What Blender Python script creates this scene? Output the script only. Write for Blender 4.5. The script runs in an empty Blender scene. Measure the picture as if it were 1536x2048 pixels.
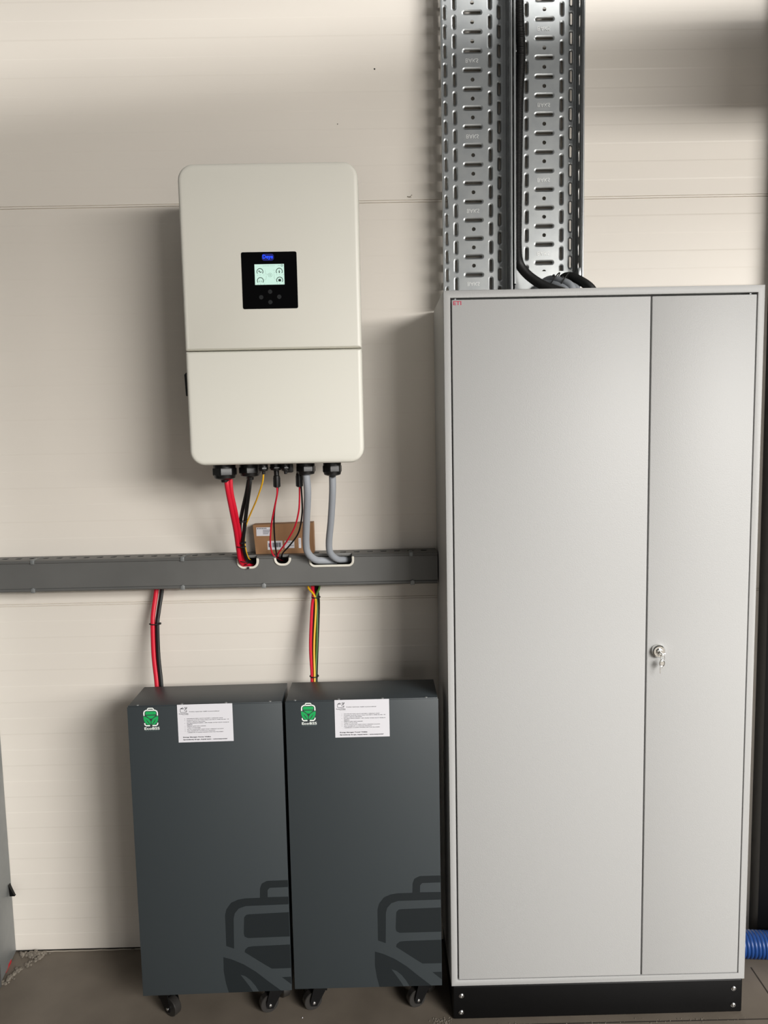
import bpy, bmesh, math, random
from mathutils import Vector, Matrix
random.seed(7)
R = math.radians
# ---------------------------------------------------------------- camera, world, light, exposure
scene = bpy.context.scene
cam_d = bpy.data.cameras.new('camera'); cam = bpy.data.objects.new('camera', cam_d)
scene.collection.objects.link(cam); scene.camera = cam
PITCH, ROLL, YAW = 0.100599, 0.020063, 0.008598
cam_d.sensor_fit = 'VERTICAL'; cam_d.sensor_height = 24.0; cam_d.lens = 24.0*1503.6496/2048
cam_d.clip_start = 0.05
fwd = Vector((math.sin(YAW)*math.cos(PITCH), math.cos(YAW)*math.cos(PITCH), -math.sin(PITCH)))
rt0 = Vector((math.cos(YAW), -math.sin(YAW), 0)); up0 = rt0.cross(fwd)
rt = rt0*math.cos(ROLL) - up0*math.sin(ROLL); up = up0*math.cos(ROLL) + rt0*math.sin(ROLL)
m = Matrix((rt, up, -fwd)).transposed().to_4x4(); m.translation = Vector((0, -2.16756, 1.549195))
cam.matrix_world = m
scene.view_settings.view_transform = 'Standard'; scene.view_settings.look = 'None'
scene.view_settings.exposure = -0.02; scene.view_settings.gamma = 1.0
scene.view_settings.use_curve_mapping = False
world = bpy.data.worlds.new('hall_daylight'); scene.world = world; world.use_nodes = True
bg = world.node_tree.nodes['Background']; bg.inputs[0].default_value = (0.95, 0.93, 0.88, 1); bg.inputs[1].default_value = 0.09

def area(name, loc, target, sx, sy, power, color=(1, 1, 1)):
    l = bpy.data.lights.new(name, 'AREA'); l.shape = 'RECTANGLE'; l.size = sx; l.size_y = sy
    l.energy = power; l.color = color
    o = bpy.data.objects.new(name, l); scene.collection.objects.link(o); o.location = loc
    o.rotation_euler = (Vector(target)-Vector(loc)).to_track_quat('-Z', 'Y').to_euler()
    return o
area('window_band_daylight', (5.1, -6.0, 2.65), (4.6, 0, 2.6), 6.0, 0.6, 480, (1.0, 0.97, 0.925))
area('added_reflection_fill', (0.8, -2.75, 3.75), (0.6, 0, 2.9), 4.0, 1.6, 6.5, (1.0, 1.0, 1.0))  # weak fill added so the galvanized trays have something bright to reflect
area('strip_lamp_daylight', (4.0, -6.5, 7.2), (2.6, 0, 3.0), 3.4, 0.20, 740, (1.0, 0.985, 0.96))
area('added_low_wall_fill', (5.0, -6.5, 4.2), (3.2, 0, 1.4), 3.0, 1.6, 620, (1.0, 0.985, 0.96))  # fill added to brighten wall and doors gradually towards the floor
area('gate_daylight', (1.0, -7.5, 0.9), (1.0, 0, 0.9), 4.5, 1.5, 24, (1.0, 0.97, 0.93))

# ---------------------------------------------------------------- materials
def lin(c): return tuple(((v/255)/12.92 if v/255 <= 0.04045 else ((v/255+0.055)/1.055)**2.4) for v in c)
def mat(name, rgb, rough=0.5, metal=0.0, noise=0.0, nscale=8.0, bump=0.0, bscale=300.0, emit=None, estr=1.0, rgb2=None, spec=0.5, coat=0.0):
    mt = bpy.data.materials.new(name); mt.use_nodes = True; nt = mt.node_tree
    b = nt.nodes['Principled BSDF']; c = lin(rgb) + (1,)
    b.inputs['Base Color'].default_value = c; b.inputs['Roughness'].default_value = rough
    b.inputs['Metallic'].default_value = metal; b.inputs['Specular IOR Level'].default_value = spec
    b.inputs['Coat Weight'].default_value = coat
    tc = nt.nodes.new('ShaderNodeTexCoord')
    if noise > 0 or rgb2:
        n = nt.nodes.new('ShaderNodeTexNoise'); n.inputs['Scale'].default_value = nscale; n.inputs['Detail'].default_value = 5
        nt.links.new(tc.outputs['Object'], n.inputs['Vector'])
        r = nt.nodes.new('ShaderNodeValToRGB'); r.color_ramp.elements[0].position = 0.3; r.color_ramp.elements[1].position = 0.7
        d = lin(rgb2) + (1,) if rgb2 else tuple(v*(1-noise) for v in c[:3]) + (1,)
        r.color_ramp.elements[0].color = d; r.color_ramp.elements[1].color = c
        nt.links.new(n.outputs['Fac'], r.inputs['Fac']); nt.links.new(r.outputs['Color'], b.inputs['Base Color'])
    if bump > 0:
        n2 = nt.nodes.new('ShaderNodeTexNoise'); n2.inputs['Scale'].default_value = bscale; n2.inputs['Detail'].default_value = 2
        nt.links.new(tc.outputs['Object'], n2.inputs['Vector'])
        bp = nt.nodes.new('ShaderNodeBump'); bp.inputs['Strength'].default_value = bump; bp.inputs['Distance'].default_value = 0.001
        nt.links.new(n2.outputs['Fac'], bp.inputs['Height']); nt.links.new(bp.outputs['Normal'], b.inputs['Normal'])
    if emit:
        b.inputs['Emission Color'].default_value = lin(emit) + (1,); b.inputs['Emission Strength'].default_value = estr
    return mt
M = dict(
    wall=mat('wall_paint', (225, 218, 208), 0.45, noise=0.03, nscale=2.0),
    gap=mat('dark_gap', (30, 28, 26), 0.9),
    floor=mat('floor_concrete', (114, 105, 94), 0.55, rgb2=(94, 86, 76), nscale=5.0, bump=0.25, bscale=40),
    joint=mat('floor_joint_filler', (44, 38, 32), 0.9),
    sealant=mat('wall_base_sealant', (150, 142, 130), 0.7),
    galv=mat('galvanized_steel', (154, 156, 156), 0.33, 0.85, rgb2=(143, 146, 147), nscale=28, bump=0.05, bscale=120),
    emboss=mat('highlighted_emboss_steel', (205, 206, 205), 0.4, 0.5),  # same tray steel, lightened to paint highlights onto the raised letters
    galv_dull=mat('dull_galvanized_steel', (148, 150, 150), 0.5, 0.55, rgb2=(126, 130, 130), nscale=7),
    duct=mat('duct_zinc', (112, 112, 110), 0.5, 0.35, rgb2=(103, 103, 101), nscale=6),
    cab=mat('cabinet_powder_coat', (176, 176, 175), 0.44, bump=0.30, bscale=380, spec=0.35),
    black=mat('black_plastic', (16, 16, 17), 0.35),
    rubber=mat('black_rubber', (22, 22, 22), 0.6),
    blackpaint=mat('black_painted_steel', (8, 8, 9), 0.45, noise=0.3, nscale=14, spec=0.25),
    conduit=mat('black_conduit', (14, 14, 14), 0.5),
    inv=mat('inverter_white_coat', (224, 222, 212), 0.42, noise=0.012, nscale=3),
    fin=mat('inverter_alloy', (150, 150, 146), 0.5, 0.5),
    glass=mat('black_glass', (4, 4, 5), 0.06, spec=0.3),
    button=mat('touch_button_print', (22, 24, 26), 0.4),
    bluelogo=mat('blue_backlit_logo', (20, 60, 235), 0.5, emit=(16, 70, 255), estr=1.3),
    blueglow=mat('blue_logo_backlight', (2, 4, 40), 0.5, emit=(2, 8, 150), estr=0.35),
    lcd=mat('lcd_backlight', (60, 70, 66), 0.4, emit=(214, 248, 232), estr=0.88),
    lcdink=mat('lcd_ink', (22, 34, 32), 0.6),
    lcdgrey=mat('lcd_grey_ink', (130, 158, 148), 0.6),
    bat=mat('battery_anthracite_coat', (54, 60, 63), 0.42, noise=0.02, nscale=3, bump=0.06, bscale=500),
    emblem=mat('battery_dark_print', (24, 30, 33), 0.45),
    paper=mat('white_label_paper', (214, 213, 218), 0.6),
    ink=mat('black_ink', (16, 16, 20), 0.7),
    greyink=mat('grey_ink', (96, 96, 104), 0.7),
    whiteprint=mat('white_print', (232, 238, 232), 0.5),
    green=mat('green_print', (20, 160, 84), 0.5),
    dimtext=mat('dim_print', (90, 104, 104), 0.5),
    red=mat('red_cable_jacket', (205, 22, 48), 0.36),
    blk=mat('black_cable_jacket', (17, 17, 18), 0.34),
    yellow=mat('yellow_cable_jacket', (226, 172, 24), 0.4),
    green_c=mat('green_cable_jacket', (66, 104, 42), 0.4),
    greycable=mat('grey_cable_jacket', (152, 156, 162), 0.42),
    trimw=mat('white_rubber_edging', (216, 212, 200), 0.5),
    card=mat('cardboard', (150, 112, 78), 0.8, noise=0.05, nscale=20),
    chrome=mat('chrome', (225, 225, 222), 0.16, 1.0),
    screw=mat('zinc_screw', (215, 215, 215), 0.25, 1.0),
    tyre=mat('grey_translucent_tyre', (44, 42, 40), 0.3),
    redlogo=mat('red_logo_print', (186, 30, 70), 0.5),
    blue=mat('blue_hose_plastic', (18, 58, 118), 0.38),
    mortar=mat('crumbled_mortar', (134, 126, 114), 0.9, noise=0.4, nscale=60),
    redfoil=mat('red_foil', (196, 26, 44), 0.4),
)
# ---------------------------------------------------------------- mesh helpers
class MB:
    def __init__(s): s.v = []; s.f = []
    def add(s, vs, fs):
        n = len(s.v); s.v += [tuple(v) for v in vs]; s.f += [tuple(i+n for i in f) for f in fs]; return s
    def box(s, a, b):
        (x0, y0, z0), (x1, y1, z1) = a, b
        x0, x1 = min(x0, x1), max(x0, x1); y0, y1 = min(y0, y1), max(y0, y1); z0, z1 = min(z0, z1), max(z0, z1)
        return s.add([(x0,y0,z0),(x1,y0,z0),(x1,y1,z0),(x0,y1,z0),(x0,y0,z1),(x1,y0,z1),(x1,y1,z1),(x0,y1,z1)],
                     [(0,3,2,1),(4,5,6,7),(0,1,5,4),(1,2,6,5),(2,3,7,6),(3,0,4,7)])
    def bbox(s, a, b, r, seg=2):
        """box with rounded edges"""
        bm = bmesh.new(); bmesh.ops.create_cube(bm, size=1)
        c = [(a[i]+b[i])/2 for i in range(3)]; d = [abs(b[i]-a[i]) for i in range(3)]
        for v in bm.verts: v.co = Vector((c[0]+v.co.x*d[0], c[1]+v.co.y*d[1], c[2]+v.co.z*d[2]))
        bmesh.ops.bevel(bm, geom=bm.edges[:], offset=min(r, min(d)*0.49), segments=seg, affect='EDGES', profile=0.5)
        bm.verts.index_update()
        s.add([v.co[:] for v in bm.verts], [[v.index for v in f.verts] for f in bm.faces]); bm.free(); return s
    def rings(s, rings, cap0=True, cap1=True, closed=True):
        """loft a list of equally long vertex rings"""
        n = len(rings[0]); vs = [p for r in rings for p in r]; fs = []
        for k in range(len(rings)-1):
            for i in range(n if closed else n-1):
                j = (i+1) % n
                fs.append((k*n+i, k*n+j, (k+1)*n+j, (k+1)*n+i))
        if cap0: fs.append(tuple(range(n))[::-1])
        if cap1: fs.append(tuple((len(rings)-1)*n+i for i in range(n)))
        return s.add(vs, fs)
    def lathe(s, c, prof, n=20, axis='z', sides=None):
        """prof: list of (distance along axis, radius)"""
        rs = []
        for h, r in prof:
            ring = []
            for i in range(n):
                a = 2*math.pi*i/n
                u, w = r*math.cos(a), r*math.sin(a)
                if axis == 'z': ring.append((c[0]+u, c[1]+w, c[2]+h))
                elif axis == 'y': ring.append((c[0]+u, c[1]+h, c[2]-w))
                else: ring.append((c[0]+h, c[1]+u, c[2]+w))
            rs.append(ring)
        return s.rings(rs)
    def tube(s, pts, r, n=10, sub=8, rfun=None, step=None):
        P = smooth(pts, sub) if sub > 1 else [Vector(p) for p in pts]
        if step: P = resample(P, step)
        rings = []; nrm = None; L = 0.0
        for i, p in enumerate(P):
            t = (P[min(i+1, len(P)-1)] - P[max(i-1, 0)]).normalized()
            if nrm is None:
                a = Vector((1, 0, 0)) if abs(t.x) < 0.8 else Vector((0, 1, 0)); nrm = (a - t*a.dot(t)).normalized()
            else: nrm = (nrm - t*nrm.dot(t)).normalized()
            bn = t.cross(nrm)
            if i: L += (P[i]-P[i-1]).length
            rr = rfun(L) if rfun else r
            rings.append([tuple(p + nrm*rr*math.cos(2*math.pi*k/n) + bn*rr*math.sin(2*math.pi*k/n)) for k in range(n)])
        return s.rings(rings)
    def poly(s, pts, y0, y1):
        """flat outline in (x, z), thickness from y0 (front) to y1"""
        n = len(pts); ar = sum(pts[i][0]*pts[(i+1)%n][1]-pts[(i+1)%n][0]*pts[i][1] for i in range(n))
        if ar < 0: pts = pts[::-1]
        return s.rings([[(p[0], y1, p[1]) for p in pts], [(p[0], y0, p[1]) for p in pts]])
def smooth(pts, sub):
    P = [Vector(p) for p in pts]; out = []
    for i in range(len(P)-1):
        p0, p1, p2, p3 = P[max(i-1, 0)], P[i], P[i+1], P[min(i+2, len(P)-1)]
        for k in range(sub):
            t = k/sub
            out.append(0.5*((2*p1)+(p2-p0)*t+(2*p0-5*p1+4*p2-p3)*t*t+(3*p1-p0-3*p2+p3)*t**3))
    return out + [P[-1]]
def resample(P, step):
    out = [P[0]]; acc = 0.0
    for a, b in zip(P, P[1:]):
        d = (b-a).length; t = step-acc
        while t <= d and d > 0: out.append(a.lerp(b, t/d)); t += step
        acc = d-(t-step)
    return out
def link(name, me, m, parent=None, smooth_=True, angle=35):
    me.materials.clear(); me.materials.append(m)
    if smooth_:
        bm = bmesh.new(); bm.from_mesh(me); bmesh.ops.recalc_face_normals(bm, faces=bm.faces)
        for f in bm.faces: f.smooth = True
        for e in bm.edges:
            if len(e.link_faces) == 2 and e.calc_face_angle(0) > R(angle): e.smooth = False
        bm.to_mesh(me); bm.free()
    o = bpy.data.objects.new(name, me); scene.collection.objects.link(o)
    if parent:
        o.parent = parent
        base = WORLD_OF.get(parent.name, Vector((0, 0, 0)))
        WORLD_OF[o.name] = base
    return o
WORLD_OF = {}
def obj(name, mb, m, parent=None, smooth_=True, angle=35):
    base = WORLD_OF.get(parent.name, Vector((0, 0, 0))) if parent else Vector((0, 0, 0))
    me = bpy.data.meshes.new(name); me.from_pydata([tuple(Vector(v)-base) for v in mb.v], [], mb.f); me.update()
    return link(name, me, m, parent, smooth_, angle)
def thing(name, label, cat, loc, group=None):
    o = bpy.data.objects.new(name, None); scene.collection.objects.link(o); o.empty_display_size = 0.05
    o.location = loc; WORLD_OF[o.name] = Vector(loc); o['label'] = label; o['category'] = cat
    if group: o['group'] = group
    return o
def local_thing(name, label, cat, group=None):
    o = thing(name, label, cat, (0, 0, 0), group); return o
def tag(o, label, cat, group=None):
    me = o.data; c = Vector(((min(v.co.x for v in me.vertices)+max(v.co.x for v in me.vertices))/2,
        (min(v.co.y for v in me.vertices)+max(v.co.y for v in me.vertices))/2, min(v.co.z for v in me.vertices)))
    me.transform(Matrix.Translation(-c)); o.location = c; WORLD_OF[o.name] = c
    o['label'] = label; o['category'] = cat
    if group: o['group'] = group
    return o
def struct(name, mb, m, **k):
    o = obj(name, mb, m, **k); o['kind'] = 'structure'; return o
def stadium(cx, cz, hl, r, vert=True, n=6):
    """slot outline: half straight length hl, radius r"""
    P = []
    for s0 in (0, 1):
        for i in range(n+1):
            a = math.pi*(i/n) + s0*math.pi
            u, w = r*math.cos(a), r*math.sin(a) + (hl if s0 == 0 else -hl)
            P.append((cx+u, cz+w) if vert else (cx+w, cz-u))
    return P
def circle(cx, cz, r, n=14): return [(cx+r*math.cos(2*math.pi*i/n), cz+r*math.sin(2*math.pi*i/n)) for i in range(n)]
def rrect(x0, z0, x1, z1, rs, n=6):
    """rounded rectangle, radii bl, br, tr, tl, counter clockwise"""
    P = []
    for (cx, cz, a0), r in zip(((x0, z0, 180), (x1, z0, 270), (x1, z1, 0), (x0, z1, 90)), rs):
        sx = 1 if cx == x0 else -1; sz = 1 if cz == z0 else -1
        for i in range(n+1):
            a = R(a0+90*i/n); P.append((cx+sx*r+r*math.cos(a), cz+sz*r+r*math.sin(a)))
    return P
def plate_mesh(outer, holes, th):
    """flat plate with holes in the x/z plane, y from 0 (front) to th (back)"""
    cu = bpy.data.curves.new('plate', 'CURVE'); cu.dimensions = '2D'; cu.fill_mode = 'BOTH'; cu.extrude = th/2
    for lp in [outer]+holes:
        sp = cu.splines.new('POLY'); sp.points.add(len(lp)-1); sp.use_cyclic_u = True
        for p, q in zip(sp.points, lp): p.co = (q[0], q[1], 0, 1)
    return curve_to_vf(cu, th/2)
def curve_to_vf(cu, yoff):
    o = bpy.data.objects.new('tmp', cu); scene.collection.objects.link(o)
    bpy.context.view_layer.update()
    me = bpy.data.meshes.new_from_object(o.evaluated_get(bpy.context.evaluated_depsgraph_get()))
    vs = [(v.co.x, -v.co.z+yoff, v.co.y) for v in me.vertices]; fs = [tuple(p.vertices) for p in me.polygons]
    bpy.data.objects.remove(o); bpy.data.curves.remove(cu); bpy.data.meshes.remove(me)
    return vs, fs
def text_vf(s, th=0.0004, bold=0.0):
    cu = bpy.data.curves.new('text', 'FONT'); cu.body = s; cu.size = 1; cu.extrude = 0.0; cu.offset = bold
    cu.resolution_u = 2
    return curve_to_vf(cu, 0)
def text(mb, s, x, z, w, h=None, y=0.0, bold=0.0, flip=False):
    """lettering facing -y, left edge x, baseline box bottom z, width w, height h"""
    vs, fs = text_vf(s, bold=bold)
    x0 = min(v[0] for v in vs); x1 = max(v[0] for v in vs); z0 = min(v[2] for v in vs); z1 = max(v[2] for v in vs)
    kx = w/(x1-x0); kz = kx if h is None else h/(z1-z0)
    out = []
    for v in vs:
        zz = (v[2]-z0)*kz
        if flip: zz = (z1-z0)*kz - zz
        out.append((x+(v[0]-x0)*kx, y, z+zz))
    mb.add(out, fs if not flip else [f[::-1] for f in fs]); return mb

# ---------------------------------------------------------------- the setting
SEAM = 1.1190; S0 = 1.0788; PITCHR = SEAM/23
def wall_profile():
    pts = []; z = S0-SEAM
    while z < 4.5:
        for k in range(23):
            a = z+k*PITCHR; lev = -0.0005 if k % 2 else 0.0
            if k == 0:
                pts += [(0.0, a-0.0042), (0.0030, a-0.0036), (0.0030, a-0.0026), (-0.0006, a-0.0018), (-0.0006, a+0.0018),
                        (0.0030, a+0.0026), (0.0030, a+0.0036), (0.0, a+0.0042)]
            else:
                pts += [(0.0 if k % 2 else -0.0005, a-0.0019), (lev, a+0.0019)]
        z += SEAM
    return [p for p in pts if p[1] > 0.006]
pr = wall_profile()
wv = []; wf = []
xs = [-2.6, -1.3, 0, 1.3, 2.6]
for x in xs:
    wv += [(x, 0.0, 0.006)] + [(x, y, z) for y, z in pr] + [(x, 0.0, 4.6), (x, 0.06, 4.6), (x, 0.06, 0.006)]
n = len(pr)+4
for k in range(len(xs)-1):
    for i in range(n):
        j = (i+1) % n; wf.append((k*n+i, k*n+j, (k+1)*n+j, (k+1)*n+i))
wall = struct('wall_back', MB().add(wv, wf), M['wall'], smooth_=False)
struct('trim_1', MB().box((-2.6, 0.004, 0.0), (2.6, 0.03, 0.0058)), M['gap'])
def wavy(x0, x1, n_, y, z, a):
    P = [(x0+(x1-x0)*i/n_, y+random.uniform(-a, a), z) for i in range(n_+1)]
    return P
struct('trim_2', MB().tube(wavy(-1.08, -0.66, 26, -0.002, 0.001, 0.0012), 0.0022, 6, 2), M['sealant'])
struct('floor', MB().box((-4, -8.5, -0.1), (5, 0.06, 0.0)), M['floor'], smooth_=False)
# saw cuts in the concrete
def strip(a, b, w):
    a, b = Vector(a), Vector(b); d = (b-a).normalized(); nn = Vector((-d.y, d.x, 0))*w/2
    return MB().rings([[tuple(a-nn), tuple(a+nn), tuple(b+nn), tuple(b-nn)],
                       [tuple(p+Vector((0, 0, 0.0006))) for p in (a-nn, a+nn, b+nn, b-nn)]])
struct('trim_3', strip((1.0516, -0.1486, 0.0), (1.0481, -0.3120, 0.0), 0.0035), M['joint'])
struct('trim_4', strip((-0.35, -0.333, 0), (2.0, -0.345, 0), 0.0030), M['joint'])
for px_, s_ in (((0.0170, -0.0008, 2.5481), 0.0022), ((-0.0879, -0.0008, 2.4061), 0.0012)):
    mk = obj('screw_hole', MB().lathe((px_[0], px_[1]-0.0002, px_[2]), [(0, s_), (0.001, s_)], 10, 'y'), M['gap'], wall)
sm = MB()
for i in range(9):
    c0 = (0.1085, -0.0009, 2.2117); sm.lathe((c0[0]+random.gauss(0, .006), c0[1], c0[2]+random.gauss(0, .003)), [(0, random.uniform(.0006, .0016)), (0.001, .0006)], 8, 'y')
obj('dirt_smudge', sm, mat('smudge_dirt', (120, 110, 94), 0.9), wall)
# unseen beam added behind the viewer to throw the band of shade across the wall
beam = struct('added_shade_beam', MB().rings([[(x_, y_-0.05, 2.72), (x_, y_+0.05, 2.72), (x_, y_+0.05, 4.68), (x_, y_-0.05, 4.68)] for x_, y_ in ((-5, -4.15), (7, -2.10))]), M['galv_dull'])
struct('added_shade_box', MB().bbox((1.17, -0.95, 2.43), (3.2, -0.002, 2.66), 0.01), M['galv_dull'])  # unseen box added to cast the wedge of shade at the upper right

# ---------------------------------------------------------------- posts at both ends of the wall
lp = thing('steel_post', 'galvanized steel post cut off by the left edge of the photo', 'post', (-1.16, -0.07, 0))
obj('post_web', MB().rings([[(-1.24, -0.002, z), (-1.134, -0.002, z), (-1.112, -0.148, z), (-1.24, -0.148, z)] for z in (0.004, 4.4)]), M['galv_dull'], lp)
obj('post_flange', MB().bbox((-1.24, -0.156, 0.003), (-1.104, -0.149, 4.4), 0.002), M['galv'], lp)
g = MB()
for zz in (0.565, 0.59): g.tube([(-1.1185, -0.125, zz-0.006), (-1.128, -0.05, zz+0.010)], 0.0018, 6, 1)
obj('weld_line', g, M['blackpaint'], lp)
obj('hanging_tab', MB().rings([[(-1.128, -0.03, 0.235), (-1.115, -0.026, 0.2), (-1.113, -0.026, 0.197), (-1.128, -0.026, 0.197)],
                                [(-1.128, -0.018, 0.235), (-1.115, -0.018, 0.2), (-1.113, -0.018, 0.197), (-1.128, -0.018, 0.197)]]), M['blackpaint'], lp)
rp = obj('steel_post', MB().bbox((1.116, -0.055, 0.0), (1.30, -0.001, 4.4), 0.003), M['blackpaint'])
tag(rp, 'black steel post at the right edge of the photo behind the blue hose', 'post')

# ---------------------------------------------------------------- vertical perforated cable trays
TP = 0.0492
def tray(name, label, x0, x1, zb, zt, zbaks, cxx):
    cx = (x0+x1)/2; yb, yf = -0.020, -0.085
    cx = cxx; t = thing(name, label, 'cable tray', (cx, yb, zb), 'perforated cable trays above the cabinet')
    holes = []; lips = MB(); rd = 0.003
    def dimple(lp_o, lp_i, d=0.0024):
        holes.append(lp_o)
        rg_ = []
        for q in (0, .2, .4, .6, .8, 1.0):
            rg_.append([(a[0]*(1-q)+b[0]*q, yb+0.0013*q+0.0012*q**6, a[1]*(1-q)+b[1]*q) for a, b in zip(lp_o, lp_i)])
        rg_.append([(p[0], yb+d+0.0014, p[1]) for p in lp_i])
        lips.rings(rg_, False, False)
    z = zbaks - 20*TP*4
    letters = []
    nmin = int((zb-zbaks)/TP)-2; nmax = int((zt-zbaks)/TP)+2
    for i in range(nmin, nmax):
        zc = zbaks+i*TP; zh = zc+TP/2
        if zb+0.010 < zh < zt-0.010:
            dimple(stadium(cx, zh, 0.0210, 0.0075, False), stadium(cx, zh, 0.0200, 0.0027, False))
        if zb+0.006 < zc < zt-0.006:
            if i % 4 == 0:
                letters.append(text(MB(), 'BAKS', cx-0.0185, zc-0.0060, 0.034, 0.0110, yb-0.0011, 0.0, True))
            else: holes.append(circle(cx, zc, 0.0052))
        for dx, sh in ((-0.0745, TP/2), (-0.0490, 0), (0.0475, 0), (0.0730, TP/2)):
            zz = zc+sh
            if zb+0.024 < zz < zt-0.024:
                dimple(stadium(cx+dx, zz, 0.0135, 0.0072), stadium(cx+dx, zz, 0.0122, 0.0028))
    vs, fs = plate_mesh([(x0+rd, zb), (x1-rd, zb), (x1-rd, zt), (x0+rd, zt)], holes, 0.0012)
    base = MB().add([(v[0], v[1]+yb, v[2]) for v in vs], fs); base.add(lips.v, lips.f)
    obj('tray_base', base, M['galv'], t, angle=50)
    for lt in letters:
        lv = lt.v; fc = list(lt.f)
        edges = {}
        for f_ in fc:
            for a_, b_ in zip(f_, f_[1:]+f_[:1]):
                k_ = (min(a_, b_), max(a_, b_)); edges.setdefault(k_, []).append((a_, b_))
        nn = len(lv); vs2 = lv+[(v[0]+(0.0002 if v[0] > cx else -0.0002), yb+0.0002, v[2]) for v in lv]
        sides = [(e_[0][1], e_[0][0], e_[0][0]+nn, e_[0][1]+nn) for e_ in edges.values() if len(e_) == 1]
        obj('embossed_lettering', MB().add(vs2, fc+sides), M['emboss'], t, smooth_=False)
    # side walls with slots, rolled front lips
    for side, xx in ((-1, x0), (1, x1)):
        hs = []
        for i in range(nmin, nmax):
            zz = zbaks+i*TP
            if zb+0.03 < zz < zt-0.03:
                hs.append(stadium(0.034, zz, 0.0115, 0.0040))
        vs, fs = plate_mesh([(rd, zb), (0.063, zb), (0.063, zt), (rd, zt)], hs, 0.0012)
        s_ = MB().add([(xx-side*(v[1]), yb-v[0], v[2]) for v in vs], fs)
        # bend between base and side, and the lip
        arc = []
        for i in range(5):
            a = R(90*i/4); arc.append((xx-side*(rd-rd*math.sin(a)), yb-(rd-rd*math.cos(a))))
        s_.rings([[(p[0], p[1], z_) for p in arc] for z_ in (zb, zt)], False, False, closed=False)
        lip = [(xx, yf+0.003), (xx, yf), (xx+side*0.0012, yf-0.0018), (xx+side*0.0040, yf-0.0018), (xx+side*0.0052, yf), (xx+side*0.0052, yf+0.005), (xx+side*0.0042, yf+0.005), (xx+side*0.0042, yf+0.0006), (xx+side*0.0012, yf+0.0006), (xx+side*0.0010, yf+0.003)]
        s_.rings([[(p[0], p[1], z_) for p in lip] for z_ in (zb, zt)])
        obj('tray_side', s_, M['galv'], t, angle=40)
    return t
tL = tray('cable_tray', 'left galvanized cable tray, empty, running up the wall above the cabinet', 0.1955, 0.3740, 1.902, 3.15, 2.5571, 0.2826)
tR = tray('cable_tray', 'right galvanized cable tray with the black corrugated conduit inside', 0.3875, 0.5655, 1.952, 3.15, 2.6361, 0.4780)
jp = MB().box((0.3905, -0.0225, 1.905), (0.5625, -0.0212, 1.9967))
jp.bbox((0.5620, -0.082, 1.905), (0.5645, -0.022, 1.9930), 0.0006); jp.bbox((0.3890, -0.060, 1.905), (0.3905, -0.022, 1.985), 0.0006)
jp.bbox((0.5560, -0.0845, 1.965), (0.5645, -0.081, 1.992), 0.001)
obj('joint_plate', jp, M['galv'], tR)

# ---------------------------------------------------------------- horizontal cable duct
dt = thing('cable_duct', 'long grey metal cable duct running horizontally across the wall', 'cable duct', (-0.5, 0, 1.131))
XL, XR = -1.102, 0.166
hs = []
x = XL+0.03
while x < XR-0.03:
    hs.append(rrect(x, -0.047, x+0.017, -0.030, [0.003]*4, 2)); x += 0.0385
vs, fs = plate_mesh([(XL, -0.058), (XR, -0.058), (XR, -0.0008), (XL, -0.0008)], hs, 0.0012)
b_ = MB().add([(v[0], v[2], 1.2220-v[1]) for v in vs], fs)                      # perforated top side
b_.box((XL, -0.003, 1.131), (XR, -0.0009, 1.2208)); b_.box((XL, -0.060, 1.1310), (XR, -0.0009, 1.1322))
b_.bbox((XL, -0.0615, 1.2140), (XR, -0.0575, 1.2222), 0.001); b_.bbox((XL, -0.0615, 1.1310), (XR, -0.0575, 1.1380), 0.001)
obj('duct_base', b_, M['duct'], dt)
NOT = [((-0.3930, -0.0730, 1.1965)[0], (-0.3424, -0.0730, 1.1954)[0], (-0.3693, -0.0730, 1.1910)[2], 0.014), ((-0.2888, -0.0730, 1.2013)[0], (-0.2516, -0.0730, 1.2005)[0], (-0.2707, -0.0730, 1.1974)[2], 0.0145), ((-0.1906, -0.0730, 1.1920)[0], (-0.0745, -0.0730, 1.1895)[0], (-0.1230, -0.0730, 1.1913)[2], 0.011)]
zt_, zb_ = 1.2118, 1.1425
out = [(XL, zb_), (XR, zb_), (XR, zt_)]
for xa, xb, zn, r in NOT[::-1]:
    out += [(xb, zt_)] + [(xb-r+r*math.cos(R(a)), zn+r+r*math.sin(R(a))) for a in range(0, -91, -15)] + [(xa+r+r*math.cos(R(a)), zn+r+r*math.sin(R(a))) for a in range(-90, -181, -15)] + [(xa, zt_)]
out += [(XL, zt_)]
vs, fs = plate_mesh(out, [], 0.0012)
lid = MB().add([(v[0], v[1]-0.0735, v[2]) for v in vs], fs)
def lipbar(mbx, xa, xb, top):
    if top: prof = [(-0.0732, zt_), (-0.0732, zt_+0.0006), (-0.0765, zt_+0.0022), (-0.0770, zt_+0.0045), (-0.0750, zt_+0.0072), (-0.0705, zt_+0.0092), (-0.0630, zt_+0.0102), (-0.0610, zt_+0.0102), (-0.0610, zt_+0.0085), (-0.0700, zt_+0.0075), (-0.0720, zt_+0.0050), (-0.0722, zt_)]
    else: prof = [(-0.0732, zb_), (-0.0732, zb_-0.0006), (-0.0775, zb_-0.0022), (-0.0790, zb_-0.0050), (-0.0780, zb_-0.0080), (-0.0745, zb_-0.0102), (-0.0690, zb_-0.0110), (-0.0600, zb_-0.0112), (-0.0600, zb_-0.0100), (-0.0690, zb_-0.0096), (-0.0720, zb_-0.0050), (-0.0722, zb_)]
    mbx.rings([[(xq, p[0], p[1]) for p in prof] for xq in (xa, xb)])
xc = XL
for xa, xb, zn, r in NOT: lipbar(lid, xc, xa, True); xc = xb
lipbar(lid, xc, XR, True); lipbar(lid, XL, XR, False)
lid_o = obj('duct_lid', lid, M['duct'], dt)
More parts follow.
